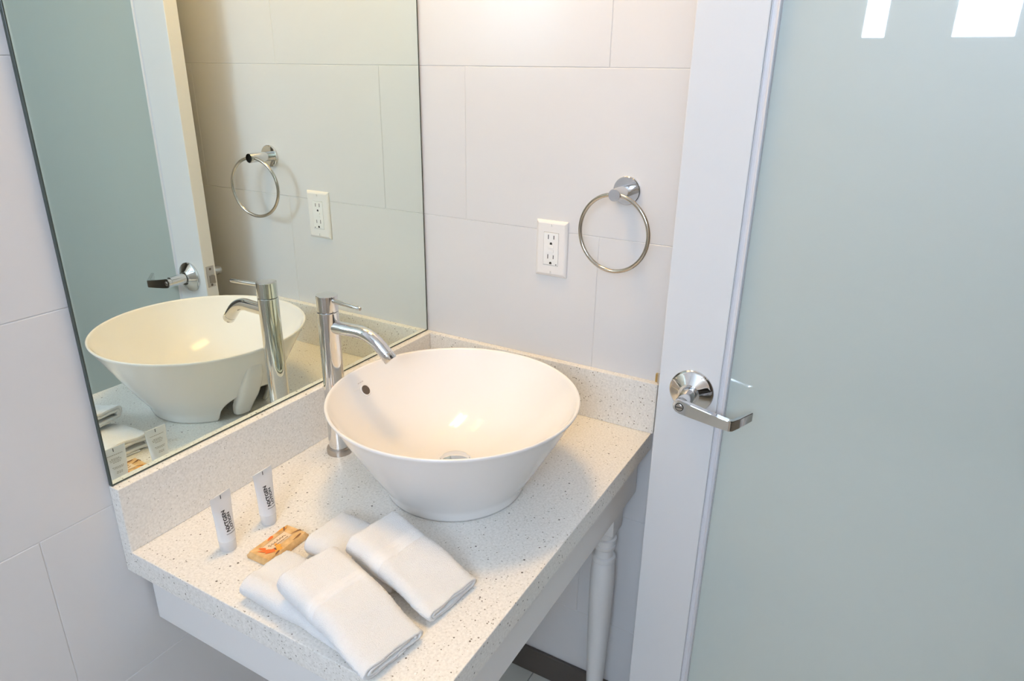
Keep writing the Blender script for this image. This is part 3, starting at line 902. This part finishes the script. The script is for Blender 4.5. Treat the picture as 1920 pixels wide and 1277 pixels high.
# ------------------------------------------------------------------ folded washcloths
def roll_profile(W, T, turns, t0, nseg=None):
    """Centre line of a flat roll in (x, z): list of points from the core outward."""
    rmax = T / 2
    Lx = W / 2 - rmax
    pts = []
    total = turns * 2 * PI
    pitch = (rmax - t0) / total
    steps = int(turns * 64)
    for k in range(steps + 1):
        th = total * k / steps
        u = (th / (2 * PI)) % 1.0
        rr = t0 + pitch * th
        # one turn: right cap, top run, left cap, bottom run
        if u < 0.22: a = -PI / 2 + PI * (u / 0.22); p = (Lx + rr * math.cos(a), rr * math.sin(a))
        elif u < 0.5: q = (u - 0.22) / 0.28; p = (Lx - 2 * Lx * q, rr)
        elif u < 0.72: a = PI / 2 + PI * ((u - 0.5) / 0.22); p = (-Lx + rr * math.cos(a), rr * math.sin(a))
        else: q = (u - 0.72) / 0.28; p = (-Lx + 2 * Lx * q, -rr)
        pts.append(Vector((p[0], p[1])))
    return pts

def make_cloth(label, loc, rotz, W, Ln, T, bend, band, seed, turns=1.93, squash=None):
    r = empty('washcloth', (loc[0], loc[1], FZ), rotz)
    tag(r, label, 'washcloth', 'folded white washcloths on the countertop')
    rnd = random.Random(seed)
    cl = roll_profile(W, T, turns, T * 0.10)
    lay_t = (T / 2 - T * 0.10) / turns
    hw = lay_t * 0.46
    n = len(cl)
    nrm = []
    for i in range(n):
        t = (cl[min(i + 1, n - 1)] - cl[max(i - 1, 0)]).normalized()
        nrm.append(Vector((t.y, -t.x)))      # outward
    NL = 110
    off = Vector((rnd.random() * 50, rnd.random() * 50, rnd.random() * 50))
    def deform(x, y, z, outer):
        # soft sag, loose edges, a puffier middle
        e = noise.noise(Vector((x * 16, y * 14, 0.3)) + off)
        z2 = z + (z + T / 2) / T * (0.0030 * e + 0.0016 * noise.noise(Vector((x * 45, y * 45, 1.7)) + off))
        x2 = x + 0.0035 * noise.noise(Vector((y * 22, z * 40, 5.1)) + off)
        taper = 1 - 0.05 * max(0.0, (abs(y) / (Ln / 2)) - 0.75) / 0.25
        zz = (z2 + T / 2) * taper * (squash(y) if squash else 1.0)
        return Vector((x2, y, max(zz, 0.0) + bend(x2, y)))
    def row(y, inner, fuzz, sub=None):
        out = []
        rng = range(n) if sub is None else sub
        dy = 0.0025 * noise.noise(Vector((y * 3, 9.0, 2.0)) + off)
        for i in rng:
            c = cl[i]; nv = nrm[i]
            h = -hw if inner else hw
            p = c + nv * h
            p.y = max(p.y, -T / 2)
            ye = y + (0.0022 * noise.noise(Vector((p.x * 40, i * 0.05, 7.7)) + off) if abs(y) > Ln / 2 - 0.004 else 0)
            v = deform(p.x, ye, p.y, not inner)
            if fuzz > 0:
                k = noise.noise(Vector((p.x * 700, y * 700, p.y * 700)) + off) * fuzz + noise.noise(Vector((p.x * 330, y * 330, p.y * 330)) + off) * fuzz * 0.8
                v += Vector((nv.x, 0, nv.y)) * k
                v.z = max(v.z, 0.0004)
            out.append(v)
        return out
    bm = bmesh.new()
    ys = [-Ln / 2 + Ln * k / NL for k in range(NL + 1)]
    O = []; I = []
    for y in ys:
        pinch = 0.0
        if band:
            for b0 in band:
                pinch = max(pinch, math.exp(-((y - b0) / 0.0016) ** 2))
        fz = 0.0010
        ro = row(y, False, fz)
        if pinch > 0.02:
            for i, v in enumerate(ro):
                nv = nrm[i]; v -= Vector((nv.x, 0, nv.y)) * 0.0016 * pinch
        O.append([bm.verts.new(v) for v in ro])
        I.append([bm.verts.new(v) for v in row(y, True, 0.0003)])
    for a in range(NL):
        for i in range(n - 1):
            bm.faces.new((O[a][i], O[a][i + 1], O[a + 1][i + 1], O[a + 1][i]))
            bm.faces.new((I[a][i + 1], I[a][i], I[a + 1][i], I[a + 1][i + 1]))
        bm.faces.new((O[a][0], O[a + 1][0], I[a + 1][0], I[a][0]))
        bm.faces.new((O[a + 1][-1], O[a][-1], I[a][-1], I[a + 1][-1]))
    for R_, flip in ((0, False), (NL, True)):
        for i in range(n - 1):
            q = (O[R_][i], I[R_][i], I[R_][i + 1], O[R_][i + 1])
            bm.faces.new(q if not flip else tuple(reversed(q)))
    bmesh.ops.recalc_face_normals(bm, faces=bm.faces[:])
    link('terry_cloth', bm, M_terry, r, smooth=True)
    if band:
        b0, b1 = min(band), max(band)
        bm = bmesh.new()
        i0 = int(n - 64 * 0.86)
        sub = range(max(0, i0), n)
        rows_ = []
        K = 14
        for k in range(K + 1):
            y = b0 + (b1 - b0) * k / K
            rv = row(y, False, 0.0, sub)
            rib = 0.00015 + 0.00040 * math.cos(2 * PI * 3 * k / K)
            for i, v in zip(sub, rv):
                nv = nrm[i]; v += Vector((nv.x, 0, nv.y)) * (rib if 0 < k < K else -0.0012)
            rows_.append([bm.verts.new(v) for v in rv])
        for a, b in zip(rows_, rows_[1:]):
            for i in range(len(a) - 1): bm.faces.new((a[i], a[i + 1], b[i + 1], b[i]))
        bmesh.ops.recalc_face_normals(bm, faces=bm.faces[:])
        link('woven_band', bm, M_band, r, smooth=True)
    return r

def ss(a, b, t):
    t = max(0.0, min(1.0, (t - a) / (b - a)))
    return t * t * (3 - 2 * t)

TA = 0.033
def thin_front(y): return 1 - 0.42 * ss(0.01, -0.083, y)
def low_front(y): return 1 - 0.66 * ss(0.035, -0.085, y)
make_cloth('flat folded washcloth lying between the soap and the sink, under another', (-0.6000, -0.3260), math.radians(1), 0.094, 0.160, TA, lambda x, y: 0.0006, None, 1, squash=low_front)
make_cloth('flat folded washcloth at the open counter end, under a tilted one', (-0.7130, -0.3310), math.radians(-1), 0.092, 0.185, TA, lambda x, y: 0.0006, None, 2, squash=low_front)
make_cloth('banded washcloth leaning on another, close to the base of the sink', (-0.6060, -0.4130), math.radians(-7), 0.099, 0.158, 0.030,
           lambda x, y: 0.0012 + 0.0345 * max(0.0, (y + 0.084) / 0.177), (0.015, 0.035), 3, squash=thin_front)
make_cloth('banded washcloth leaning on another, at the front edge of the counter', (-0.7195, -0.4010), math.radians(-9), 0.098, 0.166, 0.032,
           lambda x, y: 0.0012 + 0.0385 * max(0.0, (y + 0.090) / 0.175), (0.013, 0.027), 4, squash=thin_front)
